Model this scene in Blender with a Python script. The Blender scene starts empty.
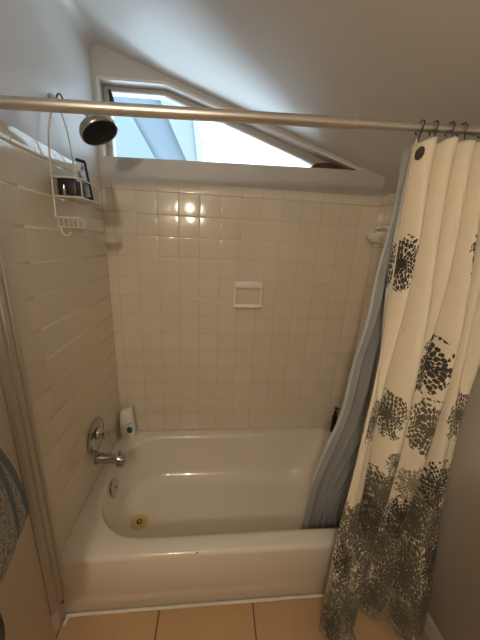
import bpy, bmesh, math, random
from mathutils import Vector, Matrix
random.seed(7)
PI = math.pi
sc = bpy.context.scene
C = sc.collection
EXPOSURE = 0.42

# ------------------------------------------------------------------ materials
class NT:
    """small helper that writes node trees"""
    def __init__(self, nt): self.nt = nt
    def new(self, t, **kw):
        n = self.nt.nodes.new(t)
        for k, v in kw.items(): setattr(n, k, v)
        return n
    def put(self, sock, v):
        if hasattr(v, 'is_linked') or isinstance(v, bpy.types.NodeSocket): self.nt.links.new(v, sock)
        else: sock.default_value = v
    def m(self, op, a, b=None, c=None, clamp=False):
        n = self.new('ShaderNodeMath', operation=op, use_clamp=clamp)
        self.put(n.inputs[0], a)
        if b is not None: self.put(n.inputs[1], b)
        if c is not None: self.put(n.inputs[2], c)
        return n.outputs[0]
    def vm(self, op, a, b=None):
        n = self.new('ShaderNodeVectorMath', operation=op)
        self.put(n.inputs[0], a)
        if b is not None: self.put(n.inputs[1], b)
        return n.outputs[1] if op in ('LENGTH', 'DOT_PRODUCT', 'DISTANCE') else n.outputs[0]
    def mix(self, f, a, b):
        n = self.new('ShaderNodeMix', data_type='RGBA')
        self.put(n.inputs[0], f)
        self.put(n.inputs[6], a if not isinstance(a, tuple) else (*a, 1)[:4])
        self.put(n.inputs[7], b if not isinstance(b, tuple) else (*b, 1)[:4])
        return n.outputs[2]

def base_mat(name):
    m = bpy.data.materials.new(name); m.use_nodes = True
    t = NT(m.node_tree)
    return m, t, m.node_tree.nodes['Principled BSDF']

def mat(name, col, rough=.5, metal=0., var=.06, scale=6., bump=0., bscale=60., coat=0., spec=.5, **kw):
    m, t, b = base_mat(name)
    tc = t.new('ShaderNodeTexCoord')
    nz = t.new('ShaderNodeTexNoise'); nz.inputs['Scale'].default_value = scale; nz.inputs['Detail'].default_value = 4
    t.put(nz.inputs['Vector'], tc.outputs['Object'])
    c2 = tuple(max(0, c * (1 - var * 2)) for c in col)
    t.put(b.inputs['Base Color'], t.mix(nz.outputs[0], tuple(min(1, c * (1 + var * .5)) for c in col), c2))
    b.inputs['Roughness'].default_value = rough
    b.inputs['Metallic'].default_value = metal
    b.inputs['Specular IOR Level'].default_value = spec
    b.inputs['Coat Weight'].default_value = coat
    for k, v in kw.items(): b.inputs[k].default_value = v
    if bump:
        n2 = t.new('ShaderNodeTexNoise'); n2.inputs['Scale'].default_value = bscale; n2.inputs['Detail'].default_value = 3
        t.put(n2.inputs['Vector'], tc.outputs['Object'])
        bp = t.new('ShaderNodeBump'); bp.inputs['Strength'].default_value = bump; bp.inputs['Distance'].default_value = .004
        t.put(bp.inputs['Height'], n2.outputs[0]); t.put(b.inputs['Normal'], bp.outputs[0])
    return m

M = {}
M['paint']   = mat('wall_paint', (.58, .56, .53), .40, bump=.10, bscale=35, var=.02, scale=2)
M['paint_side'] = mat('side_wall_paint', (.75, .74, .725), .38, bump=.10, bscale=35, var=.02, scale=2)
M['panel']   = mat('panel_warm_light', (.66, .575, .46), .5, var=.03, scale=2, bump=.05)  # warm ambient light on this board is put into its colour
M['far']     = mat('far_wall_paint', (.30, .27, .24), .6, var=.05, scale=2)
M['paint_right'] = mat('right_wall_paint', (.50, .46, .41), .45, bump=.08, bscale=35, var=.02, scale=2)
M['ceil']    = mat('ceiling_paint', (.69, .675, .65), .40, bump=.14, bscale=22, var=.025, scale=2.5)
M['trim']    = mat('trim_paint', (.54, .49, .41), .38, var=.03, bump=.05, bscale=40)
M['white']   = mat('white_paint', (.74, .72, .68), .4, var=.03, bump=.04)
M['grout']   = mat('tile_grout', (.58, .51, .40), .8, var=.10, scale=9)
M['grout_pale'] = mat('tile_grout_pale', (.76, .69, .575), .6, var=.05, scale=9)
M['enamel']  = mat('tub_enamel', (.80, .745, .65), .13, var=.015, scale=3, coat=.3)
M['caulk']   = mat('caulk', (.82, .78, .70), .5, var=.05, scale=20, bump=.2)
M['chrome']  = mat('chrome', (.50, .485, .47), .11, 1., var=.05, scale=12)
M['brushed'] = mat('brushed_nickel', (.78, .75, .71), .36, .9, var=.04, scale=30)
M['hookm']   = mat('dark_bronze', (.16, .13, .11), .35, .9, var=.1, scale=30)
M['wire']    = mat('white_coated_wire', (.74, .70, .63), .35, var=.05, scale=30)
M['ceramic'] = mat('glazed_ceramic', (.88, .85, .79), .10, var=.02, scale=8, coat=.3)
M['dishback'] = mat('dish_back_glaze', (.74, .67, .55), .15, var=.02)
M['dark']    = mat('black_plastic', (.012, .012, .016), .3, var=.2, scale=20)
M['rubber']  = mat('dark_nozzle_face', (.016, .021, .032), .5, spec=.2, var=.15, scale=60, bump=.3, bscale=200)
M['bottle']  = mat('white_plastic', (.88, .86, .82), .3, var=.02)
M['green']   = mat('green_print', (.16, .24, .10), .5, var=.15)
M['teal']    = mat('teal_print', (.03, .14, .17), .4, var=.2, scale=60)
M['navy']    = mat('navy_print', (.012, .016, .045), .3, var=.2, scale=40)
M['rot']     = mat('rotten_wood', (.16, .08, .035), .9, var=.4, scale=60, bump=.8, bscale=120)
M['redwood'] = mat('bare_red_wood', (.15, .065, .05), .75, var=.35, scale=30, bump=.4, bscale=80)
M['sash']    = mat('window_sash_metal', (.50, .48, .45), .35, .3, var=.06)
M['brassy']  = mat('stained_brass', (.80, .60, .27), .35, .0, var=.15, scale=40)
M['drainhole'] = mat('drain_hole_brown', (.07, .035, .012), .6, var=.3, scale=60)
M['towelblue'] = mat('blue_grey_towel', (.19, .235, .27), .95, var=.2, scale=40, bump=.8, bscale=260)
M['towelgreen'] = mat('green_grey_towel', (.10, .12, .09), .95, var=.2, scale=40, bump=.8, bscale=260)
M['stucco']  = mat('white_stucco', (.30, .305, .31), .9, var=.10, scale=20, bump=.5, bscale=30)
M['outblue'] = mat('pale_blue_siding', (.024, .037, .047), .7, var=.03, scale=5)
M['outlight'] = mat('light_blue_board', (.037, .052, .058), .7, var=.04, scale=5)
M['outpost'] = mat('pale_green_board', (.050, .060, .062), .7, var=.04, scale=5)
M['outcyan'] = mat('cyan_white_board', (.075, .10, .104), .7, var=.04, scale=5)

def tile_mat(name, ca, cb, rough, scale=3., bump=0., coat=0.):
    m, t, b = base_mat(name)
    tc = t.new('ShaderNodeTexCoord')
    at = t.new('ShaderNodeAttribute', attribute_name='tone')
    nz = t.new('ShaderNodeTexNoise'); nz.inputs['Scale'].default_value = scale; nz.inputs['Detail'].default_value = 5
    t.put(nz.inputs['Vector'], tc.outputs['Object'])
    f = t.m('ADD', t.m('MULTIPLY', at.outputs['Fac'], .45), t.m('MULTIPLY', nz.outputs[0], .6))
    t.put(b.inputs['Base Color'], t.mix(f, ca, cb))
    b.inputs['Roughness'].default_value = rough
    b.inputs['Coat Weight'].default_value = coat
    if bump:
        bp = t.new('ShaderNodeBump'); bp.inputs['Strength'].default_value = bump; bp.inputs['Distance'].default_value = .003
        n2 = t.new('ShaderNodeTexNoise'); n2.inputs['Scale'].default_value = 14.
        t.put(n2.inputs['Vector'], tc.outputs['Object'])
        t.put(bp.inputs['Height'], n2.outputs[0]); t.put(b.inputs['Normal'], bp.outputs[0])
    return m
M['tile'] = tile_mat('wall_tile_glaze', (.79, .72, .60), (.73, .655, .53), .12, bump=.05, coat=.2)
M['floor_tile'] = tile_mat('floor_tile_tan', (.66, .45, .26), (.47, .30, .155), .38, 5., bump=.15)
M['floor_grout'] = mat('floor_grout', (.20, .14, .09), .9, var=.2, scale=20)

# clear acrylic and window glass
def thin_glass(name, tint=(.94, .97, .98)):
    m = bpy.data.materials.new(name); m.use_nodes = True
    t = NT(m.node_tree); m.node_tree.nodes.clear()
    out = t.new('ShaderNodeOutputMaterial'); tr = t.new('ShaderNodeBsdfTransparent'); gl = t.new('ShaderNodeBsdfGlossy')
    nz = t.new('ShaderNodeTexNoise'); nz.inputs['Scale'].default_value = 3
    t.put(tr.inputs[0], t.mix(nz.outputs[0], tint, tuple(c * .96 for c in tint)))
    gl.inputs['Roughness'].default_value = .03
    fr = t.new('ShaderNodeFresnel'); fr.inputs[0].default_value = 1.45
    mx = t.new('ShaderNodeMixShader')
    t.put(mx.inputs[0], t.m('MULTIPLY', fr.outputs[0], .8)); t.put(mx.inputs[1], tr.outputs[0]); t.put(mx.inputs[2], gl.outputs[0])
    t.put(out.inputs[0], mx.outputs[0])
    return m
M['glass'] = thin_glass('window_glass')
M['acrylic'] = mat('clear_acrylic', (.86, .82, .74), .06, var=.02, scale=40, **{'Transmission Weight': .75, 'IOR': 1.45})

# speckled terry cloth
def speckle_mat():
    m, t, b = base_mat('speckled_terry')
    tc = t.new('ShaderNodeTexCoord')
    v = t.new('ShaderNodeTexVoronoi'); v.inputs['Scale'].default_value = 260
    t.put(v.inputs['Vector'], tc.outputs['Object'])
    r = t.m('GREATER_THAN', t.new('ShaderNodeSeparateColor').outputs[0], .5)
    sp = t.new('ShaderNodeSeparateColor'); t.put(sp.inputs[0], v.outputs['Color'])
    t.put(b.inputs['Base Color'], t.mix(sp.outputs[0], (.17, .18, .165), (.62, .61, .55)))
    b.inputs['Roughness'].default_value = .95
    bp = t.new('ShaderNodeBump'); bp.inputs['Strength'].default_value = .9; bp.inputs['Distance'].default_value = .004
    t.put(bp.inputs['Height'], v.outputs['Distance']); t.put(b.inputs['Normal'], bp.outputs[0])
    return m
M['speckle'] = speckle_mat()

# printed pouch: pale blue and white picture inside a navy border
def pouch_mat():
    m, t, b = base_mat('pouch_print')
    tc = t.new('ShaderNodeTexCoord')
    nz = t.new('ShaderNodeTexNoise'); nz.inputs['Scale'].default_value = 28; nz.inputs['Detail'].default_value = 3
    t.put(nz.inputs['Vector'], tc.outputs['Object'])
    cr = t.new('ShaderNodeValToRGB')
    e = cr.color_ramp.elements
    e[0].position = .36; e[0].color = (.05, .09, .2, 1); e[1].position = .55; e[1].color = (.75, .80, .86, 1)
    k = e.new(.45); k.color = (.25, .36, .55, 1)
    t.put(cr.inputs[0], nz.outputs[0]); t.put(b.inputs['Base Color'], cr.outputs[0])
    b.inputs['Roughness'].default_value = .25
    return m
M['pouch'] = pouch_mat()

# ------------------------------------------------------------------ object helpers
def link(name, bm, m, parent=None, smooth=True, sharp=40):
    me = bpy.data.meshes.new(name)
    bmesh.ops.recalc_face_normals(bm, faces=bm.faces)
    bm.to_mesh(me); bm.free()
    for x in (m if isinstance(m, (list, tuple)) else [m]): me.materials.append(x)
    if smooth:
        me.polygons.foreach_set('use_smooth', [True] * len(me.polygons))
        me.set_sharp_from_angle(angle=math.radians(sharp))
    o = bpy.data.objects.new(name, me); C.objects.link(o)
    if parent: 
        o.parent = parent
        o.matrix_parent_inverse = Matrix.Translation(parent.location).inverted() if parent.parent is None else Matrix()
        if parent.parent is not None:
            o.matrix_parent_inverse = Matrix.Translation(Vector(parent.get('_org', (0, 0, 0)))).inverted()
    return o

def tag(o, label=None, cat=None, group=None, kind=None):
    if label: o['label'] = label
    if cat: o['category'] = cat
    if group: o['group'] = group
    if kind: o['kind'] = kind
    return o

def thing(name, loc, label, cat, group=None):
    o = bpy.data.objects.new(name, None); C.objects.link(o); o.location = loc
    o.empty_display_size = .05
    return tag(o, label, cat, group)

def BM(): return bmesh.new()

def box(bm, lo, hi, bev=0., seg=2, mi=0):
    vs = [bm.verts.new((x, y, z)) for x in (lo[0], hi[0]) for y in (lo[1], hi[1]) for z in (lo[2], hi[2])]
    fs = [bm.faces.new([vs[i] for i in q]) for q in ((0, 1, 3, 2), (4, 6, 7, 5), (0, 4, 5, 1), (2, 3, 7, 6), (0, 2, 6, 4), (1, 5, 7, 3))]
    for f in fs: f.material_index = mi
    if bev:
        es = list({e for f in fs for e in f.edges})
        bmesh.ops.bevel(bm, geom=es, offset=bev, segments=seg, affect='EDGES', profile=.5)

def tube(bm, pts, r, n=10, closed=False, caps=True):
    pts = [Vector(p) for p in pts]; N = len(pts)
    rs = r if isinstance(r, (list, tuple)) else [r] * N
    rings = []; prev = None
    for i, p in enumerate(pts):
        a = pts[(i - 1) % N] if (closed or i) else p
        b = pts[(i + 1) % N] if (closed or i < N - 1) else p
        d = (b - a).normalized()
        if prev is None:
            u = d.orthogonal().normalized()
        else:
            u = (prev - d * prev.dot(d))
            u = u.normalized() if u.length > 1e-6 else d.orthogonal().normalized()
        prev = u; w = d.cross(u)
        rings.append([bm.verts.new(p + rs[i] * (u * math.cos(2 * PI * k / n) + w * math.sin(2 * PI * k / n))) for k in range(n)])
    for i in range(N if closed else N - 1):
        A, B = rings[i], rings[(i + 1) % N]
        for k in range(n): bm.faces.new((A[k], A[(k + 1) % n], B[(k + 1) % n], B[k]))
    if caps and not closed:
        bm.faces.new(rings[0][::-1]); bm.faces.new(rings[-1])

def smooth_path(pts, n=6):
    """catmull-rom"""
    P = [Vector(p) for p in pts]; P = [P[0] * 2 - P[1]] + P + [P[-1] * 2 - P[-2]]
    out = []
    for i in range(1, len(P) - 2):
        for k in range(n):
            t = k / n
            out.append(.5 * ((2 * P[i]) + (P[i + 1] - P[i - 1]) * t + (2 * P[i - 1] - 5 * P[i] + 4 * P[i + 1] - P[i + 2]) * t * t + (3 * P[i] - P[i - 1] - 3 * P[i + 1] + P[i + 2]) * t ** 3))
    out.append(P[-2])
    return out

def lathe(bm, prof, origin, axis, n=40, caps=True, sx=1., up=None):
    """prof: list of (radius, distance along axis); sx squeezes one cross axis"""
    o = Vector(origin); a = Vector(axis).normalized()
    u = Vector(up).normalized() if up else a.orthogonal().normalized()
    u = (u - a * u.dot(a)).normalized(); w = a.cross(u)
    rings = []
    for r, h in prof:
        rings.append([bm.verts.new(o + a * h + r * (u * math.cos(2 * PI * k / n) + w * sx * math.sin(2 * PI * k / n))) for k in range(n)])
    for A, B in zip(rings, rings[1:]):
        for k in range(n): bm.faces.new((A[k], A[(k + 1) % n], B[(k + 1) % n], B[k]))
    if caps:
        bm.faces.new(rings[0][::-1]); bm.faces.new(rings[-1])

def prism(bm, poly, fn, d0, d1):
    """extrude a 2-D polygon: fn(a, b, d) -> 3-D"""
    A = [bm.verts.new(fn(a, b, d0)) for a, b in poly]; B = [bm.verts.new(fn(a, b, d1)) for a, b in poly]
    n = len(poly)
    bm.faces.new(A[::-1]); bm.faces.new(B)
    for i in range(n): bm.faces.new((A[i], A[(i + 1) % n], B[(i + 1) % n], B[i]))

def rrect(x0, y0, x1, y1, rl, rr, na=14, ns=10):
    """rounded rectangle, counter-clockwise, rl / rr corner radii left and right; constant point count"""
    pts = []
    cs = [(x1 - rr, y1 - rr, rr, 0), (x0 + rl, y1 - rl, rl, 90), (x0 + rl, y0 + rl, rl, 180), (x1 - rr, y0 + rr, rr, 270)]
    for i, (cx, cy, r, a0) in enumerate(cs):
        for k in range(na + 1):
            a = math.radians(a0 + 90 * k / na); pts.append((cx + r * math.cos(a), cy + r * math.sin(a)))
        nx, ny, nr, na0 = cs[(i + 1) % 4]
        a = math.radians(na0); q = (nx + nr * math.cos(a), ny + nr * math.sin(a)); p = pts[-1]
        for k in range(1, ns): pts.append((p[0] + (q[0] - p[0]) * k / ns, p[1] + (q[1] - p[1]) * k / ns))
    return pts

def loft(bm, loops, cap_first=False, cap_last=True):
    R = [[bm.verts.new(p) for p in L] for L in loops]
    n = len(R[0])
    for A, B in zip(R, R[1:]):
        for k in range(n): bm.faces.new((A[k], A[(k + 1) % n], B[(k + 1) % n], B[k]))
    if cap_first: bm.faces.new(R[0][::-1])
    if cap_last: bm.faces.new(R[-1])

# ------------------------------------------------------------------ room
W = 1.516; YB = -3.3; SL = (2.387 - 1.92) / W
def zc(x): return 2.387 - SL * x

def struct(name, bm, m, parent=None, **kw):
    o = link(name, bm, m, parent, **kw)
    o['kind'] = 'structure'
    return o

# tiles as real geometry, one mesh per tiled face
def tiles(bm, us, vs, fn, grout=.0008, edge=.0050, depth=.0013, jitter=.0004, lay=None, us_=1.):
    """us, vs: joint positions; fn(u, v, h) -> 3-D with h out of the wall"""
    A = [bm.verts.new(fn(u, v, -.0012)) for u, v in ((us[0], vs[0]), (us[-1], vs[0]), (us[-1], vs[-1]), (us[0], vs[-1]))]
    f = bm.faces.new(A); f.material_index = 1
    for u0, u1 in zip(us, us[1:]):
        for v0, v1 in zip(vs, vs[1:]):
            tone = random.random(); ju, jv = random.uniform(-jitter, jitter), random.uniform(-jitter, jitter)
            rings = []
            for ins, h in ((grout, -depth), (grout + .0006, -depth * .45), (grout + edge * .45, -depth * .12), (grout + edge, 0)):
                r = []
                for a, b in ((u0 + ins * us_, v0 + ins), (u1 - ins * us_, v0 + ins), (u1 - ins * us_, v1 - ins), (u0 + ins * us_, v1 - ins)):
                    su = -1 if a < (u0 + u1) / 2 else 1; sv = -1 if b < (v0 + v1) / 2 else 1
                    r.append(bm.verts.new(fn(a, b, h + ju * su + jv * sv)))
                rings.append(r)
            fs = []
            for P, Q in zip(rings, rings[1:]):
                for k in range(4): fs.append(bm.faces.new((P[k], P[(k + 1) % 4], Q[(k + 1) % 4], Q[k])))
            fs.append(bm.faces.new(rings[-1]))
            for f in fs:
                f.smooth = us_ == 1. or f is not fs[-1]
                for l in f.loops: l[lay] = (tone, tone, tone, 1)
def tile_obj(name, us, vs, fn, mats, parent, **kw):
    bm = BM(); lay = bm.loops.layers.float_color.new('tone')
    tiles(bm, us, vs, fn, lay=lay, **kw)
    me = bpy.data.meshes.new(name); bm.to_mesh(me); bm.free()
    for x in mats: me.materials.append(x)
    o = bpy.data.objects.new(name, me); C.objects.link(o); o.parent = parent
    o['kind'] = 'structure'
    return o

# floor
bm = BM(); box(bm, (-.1, YB - .1, -.12), (W + .1, .12, -.002)); floor = struct('floor', bm, M['floor_grout'], smooth=False)
P = .404
fx = [0.001] + [x for x in (.387 - .0, .387 + P, .387 + 2 * P) ] + [W - .001]
fy = [YB] + [-1.18 - P * k for k in range(5, -1, -1)] + [-.767]
tile_obj('floor_tiles', fx, [y for y in fy if y >= YB], lambda u, v, h: (u, v, h), [M['floor_tile'], M['floor_grout']], floor, grout=.0028, edge=.004, depth=.0018, jitter=.0003)

# window opening polygon (x, z)
HO = [(.030, 1.920), (.030, 2.238), (.335, 2.244), (1.345, 1.947)]
bm = BM()
polys = [[(0, 0), (W, 0), (W, 1.91), HO[3], HO[0], (0, 1.92)],
         [(0, 1.92), HO[0], HO[1], (0, zc(0))],
         [(0, zc(0)), HO[1], HO[2], (.335, zc(.335))],
         [(.335, zc(.335)), HO[2], HO[3], (1.345, zc(1.345))],
         [(1.345, zc(1.345)), HO[3], (W, 1.91), (W, zc(W))]]
vc = {}
def gv(p):
    k = (round(p[0], 5), round(p[1], 5))
    if k not in vc: vc[k] = bm.verts.new((p[0], 0, p[1]))
    return vc[k]
fs = [bm.faces.new([gv(p) for p in q]) for q in polys]
r = bmesh.ops.extrude_face_region(bm, geom=fs)
for v in r['geom']:
    if isinstance(v, bmesh.types.BMVert): v.co.y += .13
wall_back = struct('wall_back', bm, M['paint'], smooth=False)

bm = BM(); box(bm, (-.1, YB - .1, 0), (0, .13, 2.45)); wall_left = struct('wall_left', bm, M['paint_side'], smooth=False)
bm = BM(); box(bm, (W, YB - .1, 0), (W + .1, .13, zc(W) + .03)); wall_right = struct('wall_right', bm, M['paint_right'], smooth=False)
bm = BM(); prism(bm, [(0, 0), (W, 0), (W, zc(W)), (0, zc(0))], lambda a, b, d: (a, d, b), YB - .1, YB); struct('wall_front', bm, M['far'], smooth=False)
bm = BM(); prism(bm, [(-.1, zc(-.1)), (W + .1, zc(W + .1)), (W + .1, zc(W + .1) + .1), (-.1, zc(-.1) + .1)], lambda a, b, d: (a, d, b), YB - .1, .13)
struct('ceiling', bm, M['ceil'], smooth=False)
# added unseen block behind the viewpoint, shades right wall and curtain from lamp
bm = BM(); box(bm, (.795, -2.20, -.001), (W + .01, -1.72, 1.42)); struct('added_shade_block', bm, M['far'], smooth=False)
# soft plastered cove where the ceiling and the walls meet at the high corner
bm = BM()
prism(bm, [(0.0005, 2.33)] + [(.0005 + .05 * (1 - math.cos(a)), 2.33 + .045 * math.sin(a)) for a in [PI / 2 * k / 6 for k in range(1, 7)]] + [(.05, zc(.05) - .0005), (.0005, zc(0) - .0005)], lambda a, b, d: (a, d, b), YB, 0)
struct('trim_1', bm, M['paint_side'], smooth=True, sharp=60)

# tiled surround: back, left and right faces
TT = 1.822
vz = [.3125] + [1.772 - .1115 * k for k in range(13, -1, -1)] + [TT]
vz = sorted(set(round(z, 4) for z in vz if z >= .3125))
if vz[1] - vz[0] < .02: vz.pop(1)
vz_l = vz
ux = [.003] + [.0535 + .1125 * k for k in range(13)] + [W - .003]
TH = .006
vz = vz[:-1]
pan = tile_obj('back_tiling', ux, vz, lambda u, v, h: (u, -TH + -h, v), [M['tile'], M['grout']], wall_back)
uy = [-.7525 + .1125 * k for k in range(7)] + [-.007]
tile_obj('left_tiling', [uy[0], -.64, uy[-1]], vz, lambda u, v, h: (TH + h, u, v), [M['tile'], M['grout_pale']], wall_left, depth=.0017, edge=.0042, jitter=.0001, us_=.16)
tile_obj('right_tiling', uy, vz, lambda u, v, h: (W - TH - h, u, v), [M['tile'], M['grout']], wall_right)
def bullnose(us, fn, par):
    bm = BM(); lay = bm.loops.layers.float_color.new('tone')
    z0 = vz[-1]
    pr = [(0, z0 + .0008), (TH - .0006, z0 + .0008), (TH, z0 + .003)] + [(TH * (1 - (k / 10) ** 2) + .0002, z0 + .003 + (TT - z0 - .003) * k / 10) for k in range(1, 11)]
    for a, b in zip(us, us[1:]):
        nf = len(bm.faces)
        prism(bm, pr, lambda h, z, d: fn(d, z, h), a + .0008, b - .0008)
        tone = random.random(); bm.faces.ensure_lookup_table()
        for f in bm.faces[nf:]:
            for l in f.loops: l[lay] = (tone, tone, tone, 1)
    o = link('bullnose_row', bm, M['tile'], par, sharp=50); o['kind'] = 'structure'
bullnose(ux, lambda u, v, h: (u, -h, v), wall_back)
bullnose(uy, lambda u, v, h: (h, u, v), wall_left)
bullnose(uy, lambda u, v, h: (W - h, u, v), wall_right)

# moulding that ends the tiling on the left wall, with two grooves and a rotten foot
bm = BM()
pr_ = [(-.750, 0), (-.750, .013), (-.757, .017), (-.770, .017), (-.774, .011), (-.779, .011), (-.783, .017), (-.800, .017), (-.804, .011), (-.809, .011), (-.813, .016), (-.826, .014), (-.834, .006), (-.834, 0)]
prism(bm, pr_, lambda a, b, d: (b, a, d), .135, 2.02)
struct('trim_2', bm, M['trim'], sharp=25)
bm = BM()
for y, z, r in ((-.783, .142, .010), (-.772, .131, .008), (-.765, .118, .007), (-.776, .10, .006), (-.768, .092, .009), (-.79, .135, .006), (-.771, .108, .005)):
    s = bmesh.ops.create_icosphere(bm, subdivisions=2, radius=r, matrix=Matrix.Translation((.004, y, z)) @ Matrix.Diagonal((.5, 1, 1.2, 1)))
    for v in s['verts']: v.co += Vector((random.uniform(-.001, .001), random.uniform(-.002, .002), random.uniform(-.003, .003)))
struct('rotten_patch', bm, M['rot'], wall_left)
bm = BM(); box(bm, (-.001, YB + .01, .001), (.004, -.836, 1.98), .001); struct('lower_panel', bm, M['panel'], wall_left)
# narrow filler board between moulding foot and apron
bm = BM(); box(bm, (.0, -.80, .0), (.006, -.752, .13), .002); struct('trim_3', bm, M['trim'])
# baseboard on the right wall
bm = BM(); prism(bm, [(0, 0), (.013, 0), (.013, .062), (.009, .072), (0, .078)], lambda a, b, d: (W - a, d, b), YB, -.775)
struct('baseboard_right', bm, M['white'], sharp=25)
# caulk bead along the tub foot
bm = BM(); tube(bm, smooth_path([(.012, -.80, .004), (.018, -.777, .006), (.035, -.7695, .007), (.3, -.7685, .006), (.7, -.7688, .0065), (1.1, -.7685, .006), (W - .015, -.7685, .006)], 8), .0062, 8)
struct('trim_4', bm, M['caulk'])

# ------------------------------------------------------------------ window
win = bpy.data.objects.new('window_1', None); C.objects.link(win); win['kind'] = 'structure'; win.location = (.6, 0, 2.0)
def ring_prism(bm, outer, inner, y0, y1):
    n = len(outer)
    for i in range(n):
        j = (i + 1) % n
        prism(bm, [outer[i], outer[j], inner[j], inner[i]], lambda a, b, d: (a, d, b), y0, y1)
bm = BM()     # raised white lip round the opening: left, top, slope
OL = [(.018, 1.918), (.018, 2.250), (.339, 2.257), (1.36, 1.957), (1.345, 1.945)]
lip_o = [(.020, 1.918), (.020, 2.249), (.337, 2.256), (1.375, 1.950)]
lip_i = [(.0302, 1.918), (.0302, 2.238), (.335, 2.2435), (1.345, 1.9468)]
for i in range(3): prism(bm, [lip_o[i], lip_o[i + 1], lip_i[i + 1], lip_i[i]], lambda a, b, d: (a, d, b), -.006, .02)
struct('casing', bm, M['white'], win, smooth=False)
GL = [(.058, 1.925), (.058, 2.214), (.322, 2.219), (1.135, 1.962), (1.135, 1.925)]
SO = [(.031, 1.921), (.031, 2.237), (.335, 2.243), (1.135, 2.009), (1.135, 1.921)]
bm = BM(); ring_prism(bm, SO, GL, .05, .085)
struct('sash', bm, M['sash'], win, smooth=False)
bm = BM()
g2 = [(.052, 1.924), (.052, 2.220), (.324, 2.225), (1.138, 1.968), (1.138, 1.924)]
g3 = [(.058, 1.930), (.058, 2.214), (.322, 2.2185), (1.132, 1.962), (1.132, 1.930)]
ring_prism(bm, g2, g3, .044, .052)
struct('glazing_bead', bm, M['white'], win, smooth=False)
bm = BM(); prism(bm, [(.05, 1.922), (.05, 2.222), (.324, 2.227), (1.137, 1.97), (1.137, 1.922)], lambda a, b, d: (a, d, b), .066, .070)
struct('pane', bm, M['glass'], win, smooth=False)
bm = BM(); prism(bm, [(1.136, 1.9425), (1.136, 2.008), (1.335, 1.949)], lambda a, b, d: (a, d, b), .052, .09)
struct('tip_filler', bm, M['sash'], win, smooth=False)
bm = BM(); prism(bm, [(1.085, 1.943), (1.125, 1.972), (1.19, 1.980), (1.29, 1.961), (1.338, 1.9495), (1.336, 1.9475)], lambda a, b, d: (a, d, b), .030, .052)
tag(struct('wood_wedge', bm, M['redwood'], win, smooth=False), 'bare red brown wood in the window tip')
bm = BM(); prism(bm, [(.056, 2.219), (.068, 2.219), (.090, 2.155), (.088, 2.12), (.062, 2.125), (.060, 2.17)], lambda a, b, d: (a, d, b), .034, .044)
tag(struct('corner_bracket', bm, M['dark'], win, smooth=False), 'black bracket in the upper left window corner')

# the house outside
hs = thing('neighboring_house', (.6, 2.6, 0), 'pale stucco and blue boarded house seen outside through the window', 'house')
for a, b in ((.9, 2.815), (2.825, 3.62)):
    bm = BM(); box(bm, (.30, 2.55, a), (4.2, 2.7, b)); link('stucco_panel', bm, M['stucco'], hs, smooth=False)
bm = BM(); box(bm, (.30, 2.58, 2.81), (4.2, 2.65, 2.83)); link('seam', bm, M['outblue'], hs, smooth=False)
bm = BM(); box(bm, (-2.2, 2.60, .9), (.31, 2.7, 3.62)); link('siding', bm, M['outblue'], hs, smooth=False)
bm = BM(); prism(bm, [(-.31, 3.56), (.22, 3.56), (.40, 2.3), (.314, 2.3)], lambda a, b, d: (a, d, b), 2.50, 2.59); link('barge_board', bm, M['outpost'], hs, smooth=False)
bm = BM(); prism(bm, [(.20, 3.56), (.255, 3.56), (.455, 2.3), (.36, 2.3)], lambda a, b, d: (a, d, b), 2.46, 2.56); link('corner_board', bm, M['outcyan'], hs, smooth=False)
bm = BM(); prism(bm, [(-2.1, 3.12), (-.56, 3.12), (.05, 2.10), (-2.1, 2.10)], lambda a, b, d: (a, d, b), 2.54, 2.60); link('brace_board', bm, M['outlight'], hs, smooth=False)

# ------------------------------------------------------------------ bathtub
RIM = .312; FLZ = .045
tub = thing('bathtub', (W / 2, -.38, 0), 'white enamel alcove bathtub set against the tiled walls', 'bathtub')
X0, X1, Y0, Y1 = .0025, W - .0025, -.765, -.0015
def L3(pts, z): return [(x, y, z) for x, y in pts]
loops = []
loops.append(L3(rrect(X0, Y0 + .004, X1, Y1, .003, .003), 0))
loops.append(L3(rrect(X0, Y0 + .004, X1, Y1, .003, .003), .018))
loops.append(L3(rrect(X0, Y0, X1, Y1, .003, .003), .024))
loops.append(L3(rrect(X0, Y0, X1, Y1, .004, .004), RIM - .024))
for k in range(1, 7):
    a = PI / 2 * k / 6; ins = .020 * (1 - math.cos(a)); 
    loops.append(L3(rrect(X0, Y0 + ins, X1, Y1, .004, .004), RIM - .024 + .022 * math.sin(a)))
loops.append(L3(rrect(X0 + .02, Y0 + .045, X1 - .02, Y1 - .02, .03, .03), RIM))
IX0, IX1, IY0, IY1 = .060, 1.415, -.690, -.068
RL, RR = .24, .17
def inner(ix, iy0, iy1, z, drl=0, ixr=None):
    return L3(rrect(IX0 + ix, IY0 + iy0, IX1 - (ix if ixr is None else ixr), IY1 - iy1, RL - drl, min(RR, RL - drl)), z)
loops.append(inner(-.018, -.014, -.014, RIM + .0005, -.012))
for k in range(1, 6):
    a = PI / 2 * k / 5
    loops.append(inner(-.018 + .024 * math.sin(a), -.014 + .02 * math.sin(a), -.014 + .022 * math.sin(a), RIM - .022 * (1 - math.cos(a)), -.012 + .014 * math.sin(a)))
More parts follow.
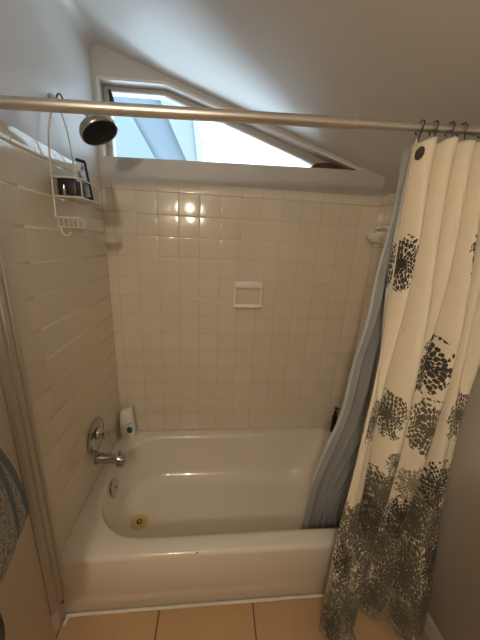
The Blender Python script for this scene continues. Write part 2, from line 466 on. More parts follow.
# walls: drain end steep, lounging end sloped
for t in (.2, .4, .6, .75):
    z = RIM - .022 - (RIM - .022 - FLZ) * t
    loops.append(inner(.006 + .055 * t, .006 + .045 * t, .008 + .06 * t, z, .004 + .02 * t, .006 + .17 * t))
for k in range(1, 7):
    a = PI / 2 * k / 6
    z = FLZ + (RIM - .022 - FLZ) * .25 * (1 - math.sin(a)); q = 1 - math.cos(a)
    loops.append(inner(.047 + .09 * q, .040 + .07 * q, .053 + .085 * q, z, .02 + .06 * q, .134 + .10 * q))
loops.append(inner(.20, .16, .185, FLZ - .002, .10, .29))
loops.append(inner(.25, .20, .225, FLZ - .003, .15, .34))
bm = BM(); loft(bm, loops, False, True)
tub_shell = link('tub_shell', bm, M['enamel'], tub, sharp=50)
# overflow plate on the drain end wall
ov = BM(); lathe(ov, [(.001, -.004), (.043, -.004), (.045, .002), (.041, .008), (.024, .011), (.001, .012)], (.078, -.378, .243), (1, 0, .22), 32)
o = link('overflow_plate', ov, M['chrome'], tub)
ov = BM(); lathe(ov, [(.006, .010), (.006, .014), (.001, .015)], (.078, -.378, .243), (1, 0, .22), 12); link('screw', ov, M['hookm'], o)
# drain
dr = BM(); lathe(dr, [(.045, -.002), (.045, .002), (.040, .005), (.017, .004), (.0145, .001), (.001, .001)], (.212, -.418, FLZ + .0005), (0, 0, 1), 36)
o = tag(link('drain_flange', dr, M['brassy'], tub), 'stained yellow drain flange')
dr = BM(); lathe(dr, [(.0145, .0), (.0145, .0037), (.001, .0037)], (.212, -.418, FLZ + .001), (0, 0, 1), 24); link('drain_hole', dr, M['drainhole'], o)
dr = BM(); lathe(dr, [(.007, .0), (.007, .008), (.005, .010), (.001, .011)], (.214, -.420, FLZ + .003), (0, 0, 1), 20, sx=.6); link('drain_post', dr, M['brassy'], o)
# chip in the enamel of the front edge
dr = BM(); lathe(dr, [(.0035, .0), (.003, .0012), (.0005, .0015)], (.545, -.7598, .3062), (0, -.75, .65), 8); link('enamel_chip', dr, M['dark'], tub)

# ------------------------------------------------------------------ tub fittings
vx = thing('shower_valve', (0, -.36, .558), 'round chrome shower valve with a clear knob on the left wall', 'valve')
bm = BM(); lathe(bm, [(.088, TH), (.090, .010), (.086, .014), (.060, .019), (.036, .021), (.034, .024), (.001, .024)], (0, -.36, .558), (1, 0, 0), 48); link('escutcheon', bm, M['chrome'], vx)
bm = BM(); lathe(bm, [(.030, .022), (.029, .030), (.020, .045), (.015, .052), (.001, .053)], (0, -.362, .575), (1, 0, 0), 32); link('bonnet', bm, M['chrome'], vx)
bm = BM()
prof = [(.010, .050), (.013, .054), (.023, .064), (.028, .076), (.028, .086), (.024, .094), (.012, .097), (.001, .097)]
lathe(bm, prof, (0, -.37, .563), (1, 0, 0), 12); k = tag(link('knob', bm, M['acrylic'], vx, sharp=20), 'clear faceted acrylic knob')
bm = BM(); lathe(bm, [(.008, .0965), (.008, .099), (.001, .0995)], (0, -.37, .563), (1, 0, 0), 16); link('knob_cap', bm, M['chrome'], k)

sp = thing('tub_spout', (0, -.372, .42), 'chrome tub spout on the left wall below the round valve', 'faucet')
bm = BM()
pts = [(.008, -.372, .432), (.03, -.372, .432), (.07, -.372, .430), (.105, -.372, .426), (.128, -.372, .420), (.138, -.372, .414)]
rs = [.027, .026, .025, .025, .027, .0255]
tube(bm, pts, rs, 24); link('spout_body', bm, M['chrome'], sp)
bm = BM(); lathe(bm, [(.019, 0), (.023, .003), (.024, .020), (.021, .024), (.001, .024)], (.124, -.372, .412), (0, 0, -1), 28); link('spout_lip', bm, M['chrome'], sp)
bm = BM(); lathe(bm, [(.032, .0065), (.032, .010), (.028, .014), (.001, .014)], (0, -.372, .432), (1, 0, 0), 32); link('wall_flange', bm, M['chrome'], sp)
bm = BM(); lathe(bm, [(.004, 0), (.004, .012), (.007, .014), (.007, .024), (.001, .026)], (.122, -.372, .445), (0, 0, 1), 14); link('diverter_pull', bm, M['chrome'], sp)

# shower head
sh = thing('showerhead', (0, -.378, 1.985), 'large round chrome shower head on a bent arm above the caddy', 'shower head')
arm = smooth_path([(.002, -.378, 1.985), (.03, -.378, 1.985), (.06, -.380, 1.978), (.105, -.386, 1.962), (.130, -.390, 1.946)], 6)
bm = BM(); tube(bm, arm, .0095, 14); link('arm', bm, M['chrome'], sh)
bm = BM(); lathe(bm, [(.022, .001), (.022, .004), (.016, .009), (.010, .011), (.001, .011)], (0, -.378, 1.985), (1, 0, 0), 28); link('wall_flange', bm, M['chrome'], sh)
AX = Vector((.47, -.14, -.84)).normalized(); HB = Vector((.130, -.390, 1.952))
bm = BM(); lathe(bm, [(.003, -.014), (.011, -.010), (.0155, 0), (.0155, .008), (.018, .010), (.018, .022), (.014, .024), (.001, .024)], HB, AX, 24); link('ball_joint', bm, M['chrome'], sh)
bm = BM(); lathe(bm, [(.015, .018), (.022, .020), (.036, .028), (.052, .038), (.063, .048), (.0675, .058), (.0675, .068), (.066, .071), (.0625, .0715), (.0605, .068), (.001, .068)], HB, AX, 56); link('bell', bm, M['chrome'], sh)
bm = BM(); lathe(bm, [(.060, .066), (.060, .0705), (.056, .072), (.001, .0725)], HB, AX, 48)
u = AX.orthogonal().normalized(); w_ = AX.cross(u)
for ring, cnt in ((.012, 6), (.024, 12), (.036, 18), (.048, 24)):
    for q in range(cnt):
        a = 2 * PI * q / cnt
        lathe(bm, [(.0022, .072), (.0018, .0745), (.0004, .075)], HB + ring * (u * math.cos(a) + w_ * math.sin(a)), AX, 6)
link('spray_face', bm, M['rubber'], sh)

# ------------------------------------------------------------------ shower caddy
cd = thing('shower_caddy', (.02, -.39, 1.60), 'white wire shower caddy hanging from the shower arm by the left wall', 'caddy')
R_ = .0028
bm = BM()
arch = smooth_path([(.018, -.482, 1.59), (.018, -.478, 1.70), (.018, -.468, 1.83), (.020, -.445, 1.91), (.022, -.412, 1.958), (.022, -.388, 1.966), (.022, -.365, 1.952), (.020, -.335, 1.905), (.018, -.312, 1.83), (.018, -.302, 1.70), (.018, -.300, 1.59)], 6)
tube(bm, arch, R_, 8)
link('frame_wire', bm, M['wire'], cd)
bm = BM()
hk = smooth_path([(.024, -.402, 1.960), (.028, -.404, 1.985), (.032, -.400, 1.999), (.034, -.388, 2.0055), (.034, -.374, 2.0015), (.034, -.364, 1.988), (.034, -.362, 1.972)], 6)
tube(bm, hk, .0032, 8)
tag(link('top_hook', bm, M['hookm'], cd), 'dark grey hook over the shower arm')
# upper basket
def rectpath(x0, x1, y0, y1, z, r=.012, n=4):
    pts = []
    for cx, cy, a0 in ((x1 - r, y1 - r, 0), (x0 + r, y1 - r, 90), (x0 + r, y0 + r, 180), (x1 - r, y0 + r, 270)):
        for k in range(n + 1):
            a = math.radians(a0 + 90 * k / n); pts.append((cx + r * math.cos(a), cy + r * math.sin(a), z))
    return pts
bm = BM()
tube(bm, rectpath(.016, .112, -.486, -.298, 1.722), R_, 8, True)
tube(bm, rectpath(.016, .112, -.486, -.298, 1.660), R_, 8, True)
for k in range(11):
    y = -.474 + .0165 * k
    tube(bm, [(.017, y, 1.6575), (.111, y, 1.6575)], .0017, 6)
for x, y in ((.111, -.47), (.111, -.314), (.017, -.47), (.017, -.314)):
    tube(bm, [(x, y, 1.66), (x, y, 1.722)], .0022, 6)
link('basket', bm, M['wire'], cd)
# lower soap tray with comb front
bm = BM()
tube(bm, rectpath(.016, .106, -.486, -.298, 1.590), R_, 8, True)
tube(bm, rectpath(.016, .106, -.486, -.298, 1.556), .0018, 8, True)
for k in range(15):
    y = -.478 + .0124 * k
    tube(bm, smooth_path([(.106, y, 1.590), (.106, y, 1.560), (.100, y, 1.5545), (.018, y, 1.5545)], 3), .0017, 6)
for k in range(5):
    x = .028 + .0165 * k
    tube(bm, [(x, -.486, 1.590), (x, -.486, 1.556)], .0017, 6)
link('soap_tray', bm, M['wire'], cd)
for y in (-.478, -.306):
    bm = BM(); tube(bm, smooth_path([(.030, y, 1.555), (.031, y, 1.538), (.038, y, 1.528), (.052, y, 1.528), (.060, y, 1.536), (.061, y, 1.542)], 5), .0026, 8)
    link('hook', bm, M['wire'], cd)

bx = BM(); box(bx, (.030, -.474, 1.6625), (.096, -.405, 1.722), .006, 3)
bb = thing('black_box', (.06, -.44, 1.6625), 'small black box in the wire basket with a silver tab', 'box')
link('box_body', bx, M['dark'], bb)
bx = BM(); lathe(bx, [(.0055, 0), (.0065, .002), (.0065, .022), (.0035, .025), (.0035, .034), (.001, .035)], (.056, -.4775, 1.665), (0, 0, 1), 16)
tag(link('silver_tab', bx, M['chrome'], bb), 'small silver stopper')
# printed pouch leaning in the basket
pc = thing('pouch', (.075, -.36, 1.663), 'dark blue packet with a pale picture leaning up in the wire basket', 'packet')
def quadplate(bm, q, nrm, t, bev=0):
    n = Vector(nrm).normalized()
    A = [bm.verts.new(Vector(p)) for p in q]; B = [bm.verts.new(Vector(p) + n * t) for p in q]
    bm.faces.new(A[::-1]); bm.faces.new(B)
    for i in range(4): bm.faces.new((A[i], A[(i + 1) % 4], B[(i + 1) % 4], B[i]))
    if bev: bmesh.ops.bevel(bm, geom=list(bm.edges), offset=bev, segments=2, affect='EDGES')
q = [(.044, -.352, 1.818), (.086, -.372, 1.806), (.104, -.372, 1.666), (.058, -.352, 1.6635)]
q = [Vector(p) for p in q]
nn = (q[1] - q[0]).cross(q[3] - q[0]).normalized()
if nn.y > 0: nn = -nn
bm = BM(); quadplate(bm, q, -nn, .010, .003); link('packet', bm, M['navy'], pc)
cen = sum(q, Vector()) / 4
qi = [cen + (p - cen) * s for p, s in zip(q, (.84, .84, .84, .84))]  # printed picture enlarged, its white partly stands in for the window's reflection
bm = BM(); quadplate(bm, [p + nn * .0002 for p in qi], nn, .0006); link('picture', bm, M['pouch'], pc, smooth=False)

# ------------------------------------------------------------------ ceramic soap dish on the back wall
sd = thing('soap_dish', (.787, -.006, 1.247), 'white ceramic recessed soap dish in the middle of the back wall', 'soap dish')
bm = BM()
box(bm, (.703, -.012, 1.173), (.873, -.004, 1.318), .003, 3); link('backplate', bm, M['dishback'], sd)
bm = BM()
box(bm, (.704, -.030, 1.180), (.718, -.010, 1.30), .005, 3); link('side_rim', bm, M['ceramic'], sd)
bm = BM(); box(bm, (.858, -.030, 1.180), (.872, -.010, 1.30), .005, 3); link('side_rim', bm, M['ceramic'], sd)
bm = BM(); box(bm, (.701, -.050, 1.283), (.875, -.008, 1.323), .014, 4); link('top_bar', bm, M['ceramic'], sd)
bm = BM(); box(bm, (.703, -.056, 1.171), (.873, -.008, 1.194), .009, 4); link('tray_lip', bm, M['ceramic'], sd)

# ceramic holder on the right wall
ch = thing('ceramic_holder', (W - .006, -.11, 1.60), 'white ceramic scalloped dish fixed on the right wall behind the curtain liner', 'soap dish')
bm = BM(); box(bm, (W - .018, -.185, 1.555), (W - .005, -.035, 1.668), .006, 3); link('backplate', bm, M['ceramic'], ch)
bm = BM()
N = 28; L1 = []
def half(rx, ry, z): return [(W - .012 - rx * math.sin(PI * k / N), -.11 + ry * math.cos(PI * k / N), z) for k in range(N + 1)]
loft(bm, [half(.02, .045, 1.565), half(.060, .062, 1.575), half(.088, .075, 1.597), half(.094, .078, 1.612), half(.089, .075, 1.618), half(.082, .069, 1.612), half(.062, .058, 1.594), half(.02, .03, 1.590)], True, True)
link('dish', bm, M['ceramic'], ch)
bm = BM(); tube(bm, smooth_path([(W - .012, -.165, 1.640), (W - .035, -.155, 1.648), (W - .046, -.11, 1.652), (W - .035, -.065, 1.648), (W - .012, -.055, 1.640)], 6), .009, 12); link('grab_bar', bm, M['ceramic'], ch)

# ------------------------------------------------------------------ bottles on the rim
wb = thing('shampoo_bottle', (.062, -.055, RIM), 'white bottle with a teal spot in the back left corner of the tub rim', 'bottle')
bm = BM()
sec = []
for z, x0, x1, y0, y1 in ((0, .025, .100, -.075, -.036), (.004, .021, .104, -.079, -.032), (.05, .019, .107, -.081, -.030), (.12, .020, .104, -.079, -.031), (.178, .022, .099, -.076, -.033), (.192, .024, .097, -.074, -.035), (.199, .029, .092, -.069, -.040)):
    L = []
    for x, y in rrect(x0, y0, x1, y1, .016, .016, 6, 4): L.append((x, y, RIM + .001 + z + (0 if z < .15 else (x - .06) * .42)))
    sec.append(L)
loft(bm, sec, True, True); link('bottle_body', bm, M['bottle'], wb, sharp=35)
bm = BM(); lathe(bm, [(.024, 0), (.024, .0012), (.001, .0014)], (.081, -.0812, RIM + .062), (0, -1, 0), 24, sx=.72, up=(0, 0, 1)); tag(link('label_spot', bm, M['teal'], wb), 'teal oval mark')
bm = BM(); tube(bm, [(.066, -.0806, RIM + .098), (.080, -.0806, RIM + .105), (.094, -.0802, RIM + .112)], .0024, 6); tag(link('label_print', bm, M['green'], wb), 'short green printed line')

db = thing('pump_bottle', (1.427, -.05, RIM), 'slim black pump bottle at the back right end of the tub rim', 'bottle')
bm = BM(); lathe(bm, [(.015, .001), (.017, .004), (.017, .115), (.014, .130), (.008, .137), (.008, .142), (.001, .142)], (1.427, -.05, RIM), (0, 0, 1), 28); link('bottle_body', bm, M['dark'], db)
bm = BM(); lathe(bm, [(.010, .140), (.010, .156), (.004, .158), (.004, .176), (.009, .178), (.009, .188), (.001, .189)], (1.427, -.05, RIM), (0, 0, 1), 20)
tube(bm, [(1.427, -.05, RIM + .183), (1.44, -.058, RIM + .183), (1.452, -.066, RIM + .178)], .0045, 8); link('pump', bm, M['dark'], db)

# ------------------------------------------------------------------ curtain rod and hooks
ROD_Y = -.700
def rodz(x): return 1.846 + (1.892 - 1.846) * x / W
rod = thing('shower_curtain_rod', (.0, ROD_Y, rodz(0)), 'brushed metal shower curtain rod spanning the tub below the ceiling', 'curtain rod')
xj = .985
bm = BM(); tube(bm, [(.008, ROD_Y, rodz(0)), (xj - .004, ROD_Y, rodz(xj - .004)), (xj, ROD_Y, rodz(xj))], [.0148, .0148, .0140], 28); link('outer_tube', bm, M['brushed'], rod)
bm = BM(); lathe(bm, [(.0125, -.001), (.0152, -.001), (.0152, .004), (.0125, .005)], (xj, ROD_Y, rodz(xj)), (1, 0, (1.892 - 1.846) / W), 28); link('joint_ring', bm, M['brushed'], rod)
bm = BM(); tube(bm, [(xj - .02, ROD_Y, rodz(xj - .02)), (W - .008, ROD_Y, rodz(W))], .0117, 28); link('inner_tube', bm, M['brushed'], rod)
for x, d in ((.0072, 1), (W - .0072, -1)):
    bm = BM(); lathe(bm, [(.024, 0), (.024, .006), (.019, .016), (.001, .016)], (x, ROD_Y, rodz(x)), (d, 0, 0), 28); link('end_cap', bm, M['brushed'], rod)

HX = [1.186, 1.228, 1.279, 1.318, 1.388, 1.432, 1.470]
HB_ = [1.166, 1.214, 1.271, 1.310, 1.378, 1.424, 1.466]
ordn = ['first from the left', 'second from the left', 'third from the left', 'fourth from the left', 'fifth from the left', 'sixth from the left', 'nearest the right wall']
for i, (x, xb) in enumerate(zip(HX, HB_)):
    z = rodz(x)
    hk = thing('curtain_hook', (x, ROD_Y, z), 'dark metal curtain hook on the rod, ' + ordn[i], 'curtain hook', 'metal hooks holding the shower curtain')
    pts = []
    for k in range(13):
        a = math.radians(-60 + 300 * k / 12)
        pts.append((x + (xb - x) * .25 * (1 - math.sin(a)) * .5, ROD_Y - .0165 * math.cos(a) * 1.0, z + .0175 * math.sin(a)))
    pts = pts[::-1]
    front = [p for p in pts]
    path = [(xb, ROD_Y - .020, z - .052), (xb, ROD_Y - .026, z - .046), (xb + (x - xb) * .3, ROD_Y - .0225, z - .03)] + [(p[0], p[1], p[2]) for p in reversed(front)][1:]
    bm = BM(); tube(bm, smooth_path(path, 3), .0021, 8); link('wire_loop', bm, M['hookm'], hk)
    bm = BM(); lathe(bm, [(.0005, -.0035), (.003, -.002), (.0036, 0), (.003, .002), (.0005, .0035)], (xb, ROD_Y - .020, z - .053), (0, 0, 1), 10); link('ball_end', bm, M['hookm'], hk)

# ------------------------------------------------------------------ shower curtain
CW = 1.25          # printed width covered by the folds in view
def sst(a, b, x):
    t = min(1, max(0, (x - a) / (b - a))); return t * t * (3 - 2 * t)
EDGE = [(0, 1.147), (.145, 1.144), (.30, 1.135), (.45, 1.122), (.605, 1.102), (.757, 1.078), (.905, 1.046), (1, 1.045)]
def edge_x(v):
    for (a, xa), (b, xb) in zip(EDGE, EDGE[1:]):
        if v <= b: return xa + (xb - xa) * (v - a) / (b - a)
    return EDGE[-1][1]
def pleat(t, p):      # round ridge towards the room, pinched valley
    return 1 - 2 * abs(math.sin(PI * t)) ** p
def curtain_pt(u, v):
    zt = 1.838 + .012 * u
    x0 = edge_x(v)
    x1 = 1.500 - .004 * v - .035 * sst(.75, 1, v)
    yc = -.735 - .042 * sst(0, .45, v) - .035 * sst(.42, .82, v) - .068 * sst(.70, 1, v)
    b = sst(.08, .55, v); c = sst(.50, .98, v)
    ph = .35 * math.sin(2.1 * v + 1.0)
    A = .027 + .037 * sst(0, .35, v) + .016 * sst(.6, 1, v)
    e = 1 - .45 * math.exp(-(u / .03) ** 2)
    w7 = pleat(6.2 * u + .55 + ph * .25 + .05 * math.sin(9 * u), 1.25)
    w4 = pleat(3.55 * u + .41 + .06 * math.sin(5 * v + 6 * u), 1.2)
    w2 = math.sin(2 * PI * (1.5 * u + .51 + .03 * math.sin(7 * u)))
    lo = (1 - c) * (w4 * .92 + .22 * w7) + c * (w2 * .85 + .38 * w4 + .06 * w7)
    fold = (1 - b) * w7 + b * lo
    c7 = math.cos(2 * PI * (6.2 * u + .80 + ph * .25)); c4 = math.cos(2 * PI * (3.55 * u + .66))
    y = yc + A * fold * e + .004 * math.sin(17 * u + 7 * v)
    x = x0 + (x1 - x0) * u + ((1 - b) * .004 * c7 + b * .012 * c4) * min(1, u / .04, (1 - u) / .04)
    H = zt - (.030 + .012 * math.sin(8 * u + .7))
    z = zt - H * v - .006 * (1 - sst(0, .05, v)) * (1 - math.cos(2 * PI * 7 * u)) * .5
    if z < .36: y = min(y, -.776)
    x = min(x, W - .006)
    return (x, y, z)

def flower_group():
    g = bpy.data.node_groups.new('dahlia_print', 'ShaderNodeTree')
    g.interface.new_socket('P', in_out='INPUT', socket_type='NodeSocketVector')
    g.interface.new_socket('Center', in_out='INPUT', socket_type='NodeSocketVector')
    g.interface.new_socket('Radius', in_out='INPUT', socket_type='NodeSocketFloat')
    g.interface.new_socket('Seed', in_out='INPUT', socket_type='NodeSocketFloat')
    g.interface.new_socket('Mask', in_out='OUTPUT', socket_type='NodeSocketFloat')
    t = NT(g); gi = t.new('NodeGroupInput'); go = t.new('NodeGroupOutput')
    d = t.vm('SUBTRACT', gi.outputs[0], gi.outputs[1])
    sx = t.new('ShaderNodeSeparateXYZ'); t.put(sx.inputs[0], d)
    r = t.m('DIVIDE', t.vm('LENGTH', d), gi.outputs[2])
    th = t.m('ADD', t.m('DIVIDE', t.m('ARCTAN2', sx.outputs[1], sx.outputs[0]), 2 * PI), t.m('ADD', gi.outputs[3], 1.))
    K = 5.4
    rk = t.m('MULTIPLY', r, K); k = t.m('FLOOR', rk); b = t.m('SUBTRACT', t.m('FRACT', rk), .5)
    n = t.m('ADD', t.m('MULTIPLY', k, 7.), 6.)
    ta = t.m('ADD', t.m('MULTIPLY', th, n), t.m('MULTIPLY', k, .37))
    a = t.m('SUBTRACT', t.m('FRACT', ta), .5)
    wn = t.new('ShaderNodeTexWhiteNoise', noise_dimensions='3D')
    cx = t.new('ShaderNodeCombineXYZ'); t.put(cx.inputs[0], k); t.put(cx.inputs[1], t.m('FLOOR', ta)); t.put(cx.inputs[2], gi.outputs[3]); t.put(wn.inputs['Vector'], cx.outputs[0])
    rv = wn.outputs['Value']
    # petals: shrink randomly and outward
    size = t.m('SUBTRACT', 1.38, t.m('ADD', t.m('MULTIPLY', rv, .42), t.m('MULTIPLY', r, .30)))
    e = t.m('ADD', t.m('POWER', t.m('DIVIDE', t.m('ABSOLUTE', a), .44), 2.), t.m('POWER', t.m('DIVIDE', t.m('ABSOLUTE', b), .52), 2.))
    pet = t.m('LESS_THAN', e, t.m('POWER', size, 2.))
    keep = t.m('LESS_THAN', t.m('MULTIPLY', rv, t.m('POWER', r, 2.5)), .40)
    core = t.m('LESS_THAN', r, .20)
    m = t.m('MAXIMUM', t.m('MULTIPLY', t.m('MULTIPLY', pet, keep), t.m('LESS_THAN', r, 1.)), core)
    t.put(go.inputs[0], m)
    return g
FG = flower_group()

# (u, v) in metres on the cloth: x across from the leading edge, y down from the top; radius; seed
F_DARK = [(.108, .345, .086), (.672, .675, .108), (1.046, 1.130, .108), (.845, .31, .085), (1.22, .35, .06),
          (.36, 1.27, .085), (.74, 1.29, .10), (.07, 1.44, .085), (1.10, 1.44, .09), (.05, 1.70, .08)]
F_OLIVE = [(.747, .893, .112), (.06, .874, .08), (.315, .86, .085), (1.09, .86, .095), (.36, 1.16, .100), (.20, 1.25, .09), (.36, 1.36, .12), (.685, 1.43, .12), (.95, 1.32, .12), (1.09, 1.29, .09),
           (.08, 1.30, .10), (.13, 1.60, .12), (.339, 1.66, .11), (.943, 1.54, .12), (.80, 1.56, .12), (1.10, 1.62, .12), (.55, 1.40, .12), (.52, 1.65, .12), (.72, 1.68, .10), (.98, 1.70, .09), (.40, 1.50, .10), (.40, 1.02, .05)]
rng = random.Random(4)
F_TAUPE = [(.30, 1.20, .10), (.40, 1.15, .09), (.74, 1.13, .09), (1.0, 1.20, .10)]
for r_ in range(4):
    for c_ in range(9):
        F_TAUPE.append((c_ * .150 + (r_ % 2) * .07 + rng.uniform(-.03, .03), 1.325 + r_ * .135 + rng.uniform(-.03, .03), rng.uniform(.10, .135)))
def curtain_mat():
    m, t, b = base_mat('printed_curtain_fabric')
    uv = t.new('ShaderNodeUVMap', uv_map='cloth')
    nz = t.new('ShaderNodeTexNoise'); nz.inputs['Scale'].default_value = 14; t.put(nz.inputs['Vector'], uv.outputs[0])
    off = t.vm('MULTIPLY', t.vm('SUBTRACT', nz.outputs['Color'], (.5, .5, .5)), (.045, .045, 0))
    nf = t.new('ShaderNodeTexNoise'); nf.inputs['Scale'].default_value = 70; t.put(nf.inputs['Vector'], uv.outputs[0])
    off2 = t.vm('MULTIPLY', t.vm('SUBTRACT', nf.outputs['Color'], (.5, .5, .5)), (.016, .016, 0))
    Pj = t.vm('ADD', t.vm('ADD', uv.outputs[0], off), off2)
    col = t.mix(nz.outputs[0], (.84, .77, .63), (.76, .69, .55))
    # the print closes up into a mottled taupe ground towards the hem
    sx = t.new('ShaderNodeSeparateXYZ'); t.put(sx.inputs[0], Pj)
    lf = t.new('ShaderNodeTexNoise'); lf.inputs['Scale'].default_value = 42; lf.inputs['Detail'].default_value = 2; t.put(lf.inputs['Vector'], uv.outputs[0])
    dens = t.m('MULTIPLY', t.m('SUBTRACT', sx.outputs[1], 1.22), 1.9, clamp=True)
    col = t.mix(t.m('LESS_THAN', lf.outputs[0], t.m('ADD', t.m('MULTIPLY', dens, .40), .22)), col, (.34, .305, .225))
    for lst, c in ((F_TAUPE, (.25, .225, .16)), (F_OLIVE, (.115, .11, .078)), (F_DARK, (.048, .046, .037))):
        best = cen = rad = None
        for fx_, fy_, fr_ in lst:          # nearest flower of this colour, then one petal pattern round it
            d = t.m('MULTIPLY', t.vm('DISTANCE', Pj, (fx_, fy_, 0.)), 1 / fr_)
            if best is None: best, cen, rad = d, (fx_, fy_, 0.), fr_; continue
            lt = t.m('LESS_THAN', d, best)
            mx = t.new('ShaderNodeMix', data_type='VECTOR'); t.put(mx.inputs[0], lt); t.put(mx.inputs[4], cen); mx.inputs[5].default_value = (fx_, fy_, 0)
            mr = t.new('ShaderNodeMix', data_type='FLOAT'); t.put(mr.inputs[0], lt); t.put(mr.inputs[2], rad); mr.inputs[3].default_value = fr_
            best, cen, rad = t.m('MINIMUM', d, best), mx.outputs[1], mr.outputs[0]
        g = t.new('ShaderNodeGroup'); g.node_tree = FG
        t.put(g.inputs[0], Pj); t.put(g.inputs[1], cen); t.put(g.inputs[2], rad)
        t.put(g.inputs[3], t.m('FRACT', t.m('MULTIPLY', t.vm('DOT_PRODUCT', cen, (7.31, 3.77, 0.)), 3.1)))
        col = t.mix(g.outputs[0], col, c)
    col = t.mix(t.m('LESS_THAN', t.vm('DISTANCE', uv.outputs[0], (.112, .032, 0.)), .019), col, (.06, .057, .046))
    t.put(b.inputs['Base Color'], col)
    b.inputs['Roughness'].default_value = .8
    b.inputs['Sheen Weight'].default_value = .15
    wv = t.new('ShaderNodeTexNoise'); wv.inputs['Scale'].default_value = 320; t.put(wv.inputs['Vector'], uv.outputs[0])
    bp = t.new('ShaderNodeBump'); bp.inputs['Strength'].default_value = .15; bp.inputs['Distance'].default_value = .001
    t.put(bp.inputs['Height'], wv.outputs[0]); t.put(b.inputs['Normal'], bp.outputs[0])
    return m

def sheet(name, fn, nu, nv, m, parent, thick, w, h, uvname='cloth', ua=0., ub=1., va=0., vb=1.):
    bm = BM(); uvl = bm.loops.layers.uv.new(uvname)
    V = [[bm.verts.new(fn(ua + (ub - ua) * i / nu, va + (vb - va) * j / nv)) for i in range(nu + 1)] for j in range(nv + 1)]
    for j in range(nv):
        for i in range(nu):
            f = bm.faces.new((V[j][i], V[j][i + 1], V[j + 1][i + 1], V[j + 1][i]))
            for l, (a, c) in zip(f.loops, ((i, j), (i + 1, j), (i + 1, j + 1), (i, j + 1))):
                l[uvl].uv = ((ua + (ub - ua) * a / nu) * w, (va + (vb - va) * c / nv) * h)
    o = link(name, bm, m, parent, sharp=180)
    s = o.modifiers.new('thickness', 'SOLIDIFY'); s.thickness = thick; s.offset = 0
    return o

cur = thing('shower_curtain', (1.33, -.74, 1.84), 'cream shower curtain with grey green flower print gathered at the right end', 'shower curtain')
M['curtain'] = curtain_mat()
sheet('curtain_cloth', curtain_pt, 260, 170, M['curtain'], cur, .0014, CW, 1.8)
M['hem'] = mat('curtain_hem', (.82, .75, .61), .8, var=.04, scale=30)
def off_pt(d):
    return lambda u, v: tuple(Vector(curtain_pt(u, v)) + Vector((0, -d, 0)))
sheet('side_hem', off_pt(.0022), 6, 130, M['hem'], cur, .0012, CW, 1.8, ub=.018, va=.004, vb=.66)

# liner hanging inside the tub
def liner_pt(u, v):
    zt = 1.836
    x0 = 1.168 - .012 * sst(.1, .5, v) - .115 * sst(.45, .92, v) + .006 * math.sin(9 * v)
    x1 = 1.492 - .25 * sst(.60, .92, v)
    A = .010 + .009 * v
    y = -.671 + .034 * sst(0, .55, v) + .018 * sst(.6, .9, v) + A * math.sin(2 * PI * (7.3 * u + .1) + 1.3 * math.sin(3 * v)) + .003 * math.sin(31 * v + 9 * u)
    z = zt - (zt - .17) * v
    if z < .42: y = max(y, -.635)
    return (x0 + (x1 - x0) * u + .004 * math.sin(23 * v + 5 * u), y, z)
ml, t, b = base_mat('liner_fabric')
tc = t.new('ShaderNodeTexCoord'); nz = t.new('ShaderNodeTexNoise'); nz.inputs['Scale'].default_value = 9
t.put(nz.inputs['Vector'], tc.outputs['Object']); t.put(b.inputs['Base Color'], t.mix(nz.outputs[0], (.36, .375, .385), (.28, .295, .305)))
b.inputs['Roughness'].default_value = .55; b.inputs['Transmission Weight'].default_value = .0
lin = thing('curtain_liner', (1.33, -.66, 1.83), 'blue grey curtain liner hanging inside the tub behind the flowered curtain', 'curtain liner')
sheet('liner_cloth', liner_pt, 200, 150, ml, lin, .001, 1.2, 1.6)
mh = mat('liner_hem_fabric', (.50, .54, .58), .6, var=.06, scale=30)
sheet('liner_hem', lambda u, v: tuple(Vector(liner_pt(u, v)) + Vector((-.001, -.0012, 0))), 4, 150, mh, lin, .0012, 1.2, 1.6, ub=.022, va=.004, vb=.99)

# ------------------------------------------------------------------ towels on the left wall
def towel(name, yc, ztop, zbot, width, depth, m, label, m2=None):
    tw = thing(name, (.0, yc, ztop), label, 'towel')
    N = 56; loops = []
    for j in range(26):
        t_ = j / 25
        z = ztop - (ztop - zbot) * t_
        w = width * (.22 + .78 * sst(0, .9, t_)); d = depth * (.42 + .58 * sst(0, .7, t_))
        if t_ > .88:
            q = math.sqrt(max(0, 1 - ((t_ - .88) / .121) ** 2)); w *= .45 + .55 * q; d *= .5 + .5 * q
        L = []
        for k in range(N):
            a = 2 * PI * k / N
            fo = 1 + .07 * math.sin(5 * a + 2.2 * t_) * sst(.05, .4, t_) + .03 * math.sin(11 * a + 4 * t_)
            L.append((max(.004, .006 + d * .5 + d * .5 * math.cos(a) * fo), yc + w * .5 * math.sin(a) * fo, z + .012 * math.sin(3 * a) * t_))
        loops.append(L)
    bm = BM(); loft(bm, loops, True, True); link('towel_body', bm, m, tw, sharp=80)
    return tw, loops
tw, lp = towel('towel', -1.066, 1.36, .738, .25, .122, M['towelblue'], 'blue grey towel with a speckled front hanging on the wall at the left edge')
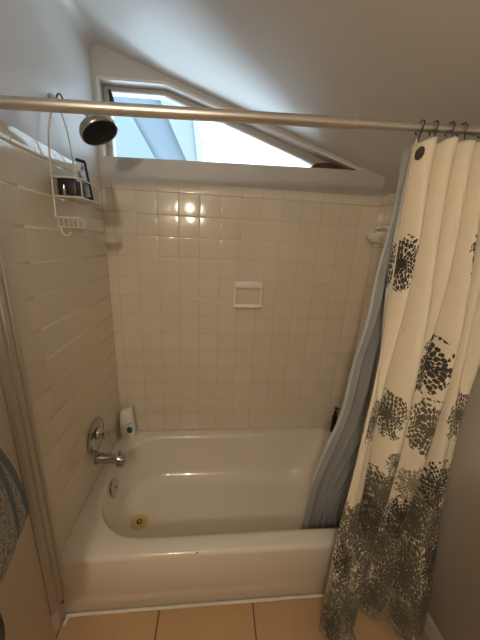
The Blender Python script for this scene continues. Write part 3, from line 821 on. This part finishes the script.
# speckled outer layer of the first towel
bm = BM(); rows = []
for j in range(2, 25):
    L = lp[j]; n = len(L); row = []
    for k in range(-10, 13):
        p = Vector(L[k % n]); c = Vector((.066, -1.066, p.z)); d_ = (p - c); d_.z = 0
        p2 = p + d_.normalized() * .006
        if k >= 9: p2.y -= 0
        row.append(bm.verts.new((p2.x, p2.y - .030, p2.z)))
    rows.append(row)
for a, c in zip(rows, rows[1:]):
    for k in range(len(a) - 1): bm.faces.new((a[k], a[k + 1], c[k + 1], c[k]))
o = link('terry_front', bm, M['speckle'], tw, sharp=80)
s = o.modifiers.new('thickness', 'SOLIDIFY'); s.thickness = .006; s.offset = 1
loops = []
for j in range(15):          # lower corner of the towel, behind the front fold
    t_ = j / 14; z = 1.02 - .46 * t_; q = math.sqrt(max(.02, 1 - max(0, (t_ - .75) / .252) ** 2))
    loops.append([(.075 + .068 * (.5 + .5 * q) * math.cos(2 * PI * k / 32), -1.168 + (.050 + .045 * t_) * q * math.sin(2 * PI * k / 32) * (1 + .08 * math.sin(10 * PI * k / 32)), z) for k in range(32)])
bm = BM(); loft(bm, loops, True, True); link('towel_tail', bm, M['towelgreen'], tw, sharp=80)
hk = thing('robe_hook', (0, -1.062, 1.36), 'small metal robe hook on the left wall holding the speckled blue grey towel', 'hook')
y, z = -1.062, 1.36
bm = BM(); lathe(bm, [(.02, .0045), (.02, .007), (.012, .010), (.001, .010)], (0, y, z + .03), (1, 0, 0), 20); link('hook_base', bm, M['brushed'], hk)
bm = BM(); tube(bm, smooth_path([(.006, y, z + .03), (.02, y, z + .022), (.032, y, z + .008), (.045, y, z + .006), (.052, y, z + .02)], 5), .004, 8); link('hook_arm', bm, M['brushed'], hk)

# ------------------------------------------------------------------ light
wd = bpy.data.worlds.new('World'); sc.world = wd; wd.use_nodes = True
bg = wd.node_tree.nodes['Background']; bg.inputs[0].default_value = (.70, .86, 1.0, 1); bg.inputs[1].default_value = 11.5
def lamp(name, loc, power, col, r):
    l = bpy.data.lights.new(name, 'POINT'); l.energy = power; l.color = col; l.shadow_soft_size = r
    o = bpy.data.objects.new(name, l); C.objects.link(o); o.location = loc; return o
lamp('wall_lamp', (.235, -2.40, 1.95), 23.5, (1., .84, .645), .055)
pl = bpy.data.lights.new('window_portal', 'AREA'); pl.shape = 'RECTANGLE'; pl.size = 1.32; pl.size_y = .34; pl.cycles.is_portal = True
po = bpy.data.objects.new('window_portal', pl); C.objects.link(po); po.location = (.69, .10, 2.08); po.rotation_euler = (math.radians(-90), 0, 0)

# ------------------------------------------------------------------ camera
cam = bpy.data.cameras.new('Camera'); co = bpy.data.objects.new('Camera', cam); C.objects.link(co); sc.camera = co
co.location = (.5934, -1.563, 1.523); co.rotation_euler = tuple(math.radians(a) for a in (74.384, -2.734, -4.949))
cam.sensor_fit = 'VERTICAL'; cam.sensor_height = 36; cam.lens = 267.37 / 640 * 36; cam.clip_start = .01
vs = sc.view_settings
sc.display_settings.display_device = 'sRGB'
vs.view_transform = 'Standard'; vs.look = 'None'; vs.gamma = 1; vs.exposure = EXPOSURE; vs.use_curve_mapping = False
sc.cycles.use_denoising = True
sc.cycles.max_bounces = 10; sc.cycles.diffuse_bounces = 6; sc.cycles.glossy_bounces = 5; sc.cycles.transmission_bounces = 6; sc.cycles.transparent_max_bounces = 8
sc.cycles.sample_clamp_indirect = 6; sc.cycles.caustics_reflective = False; sc.cycles.caustics_refractive = False
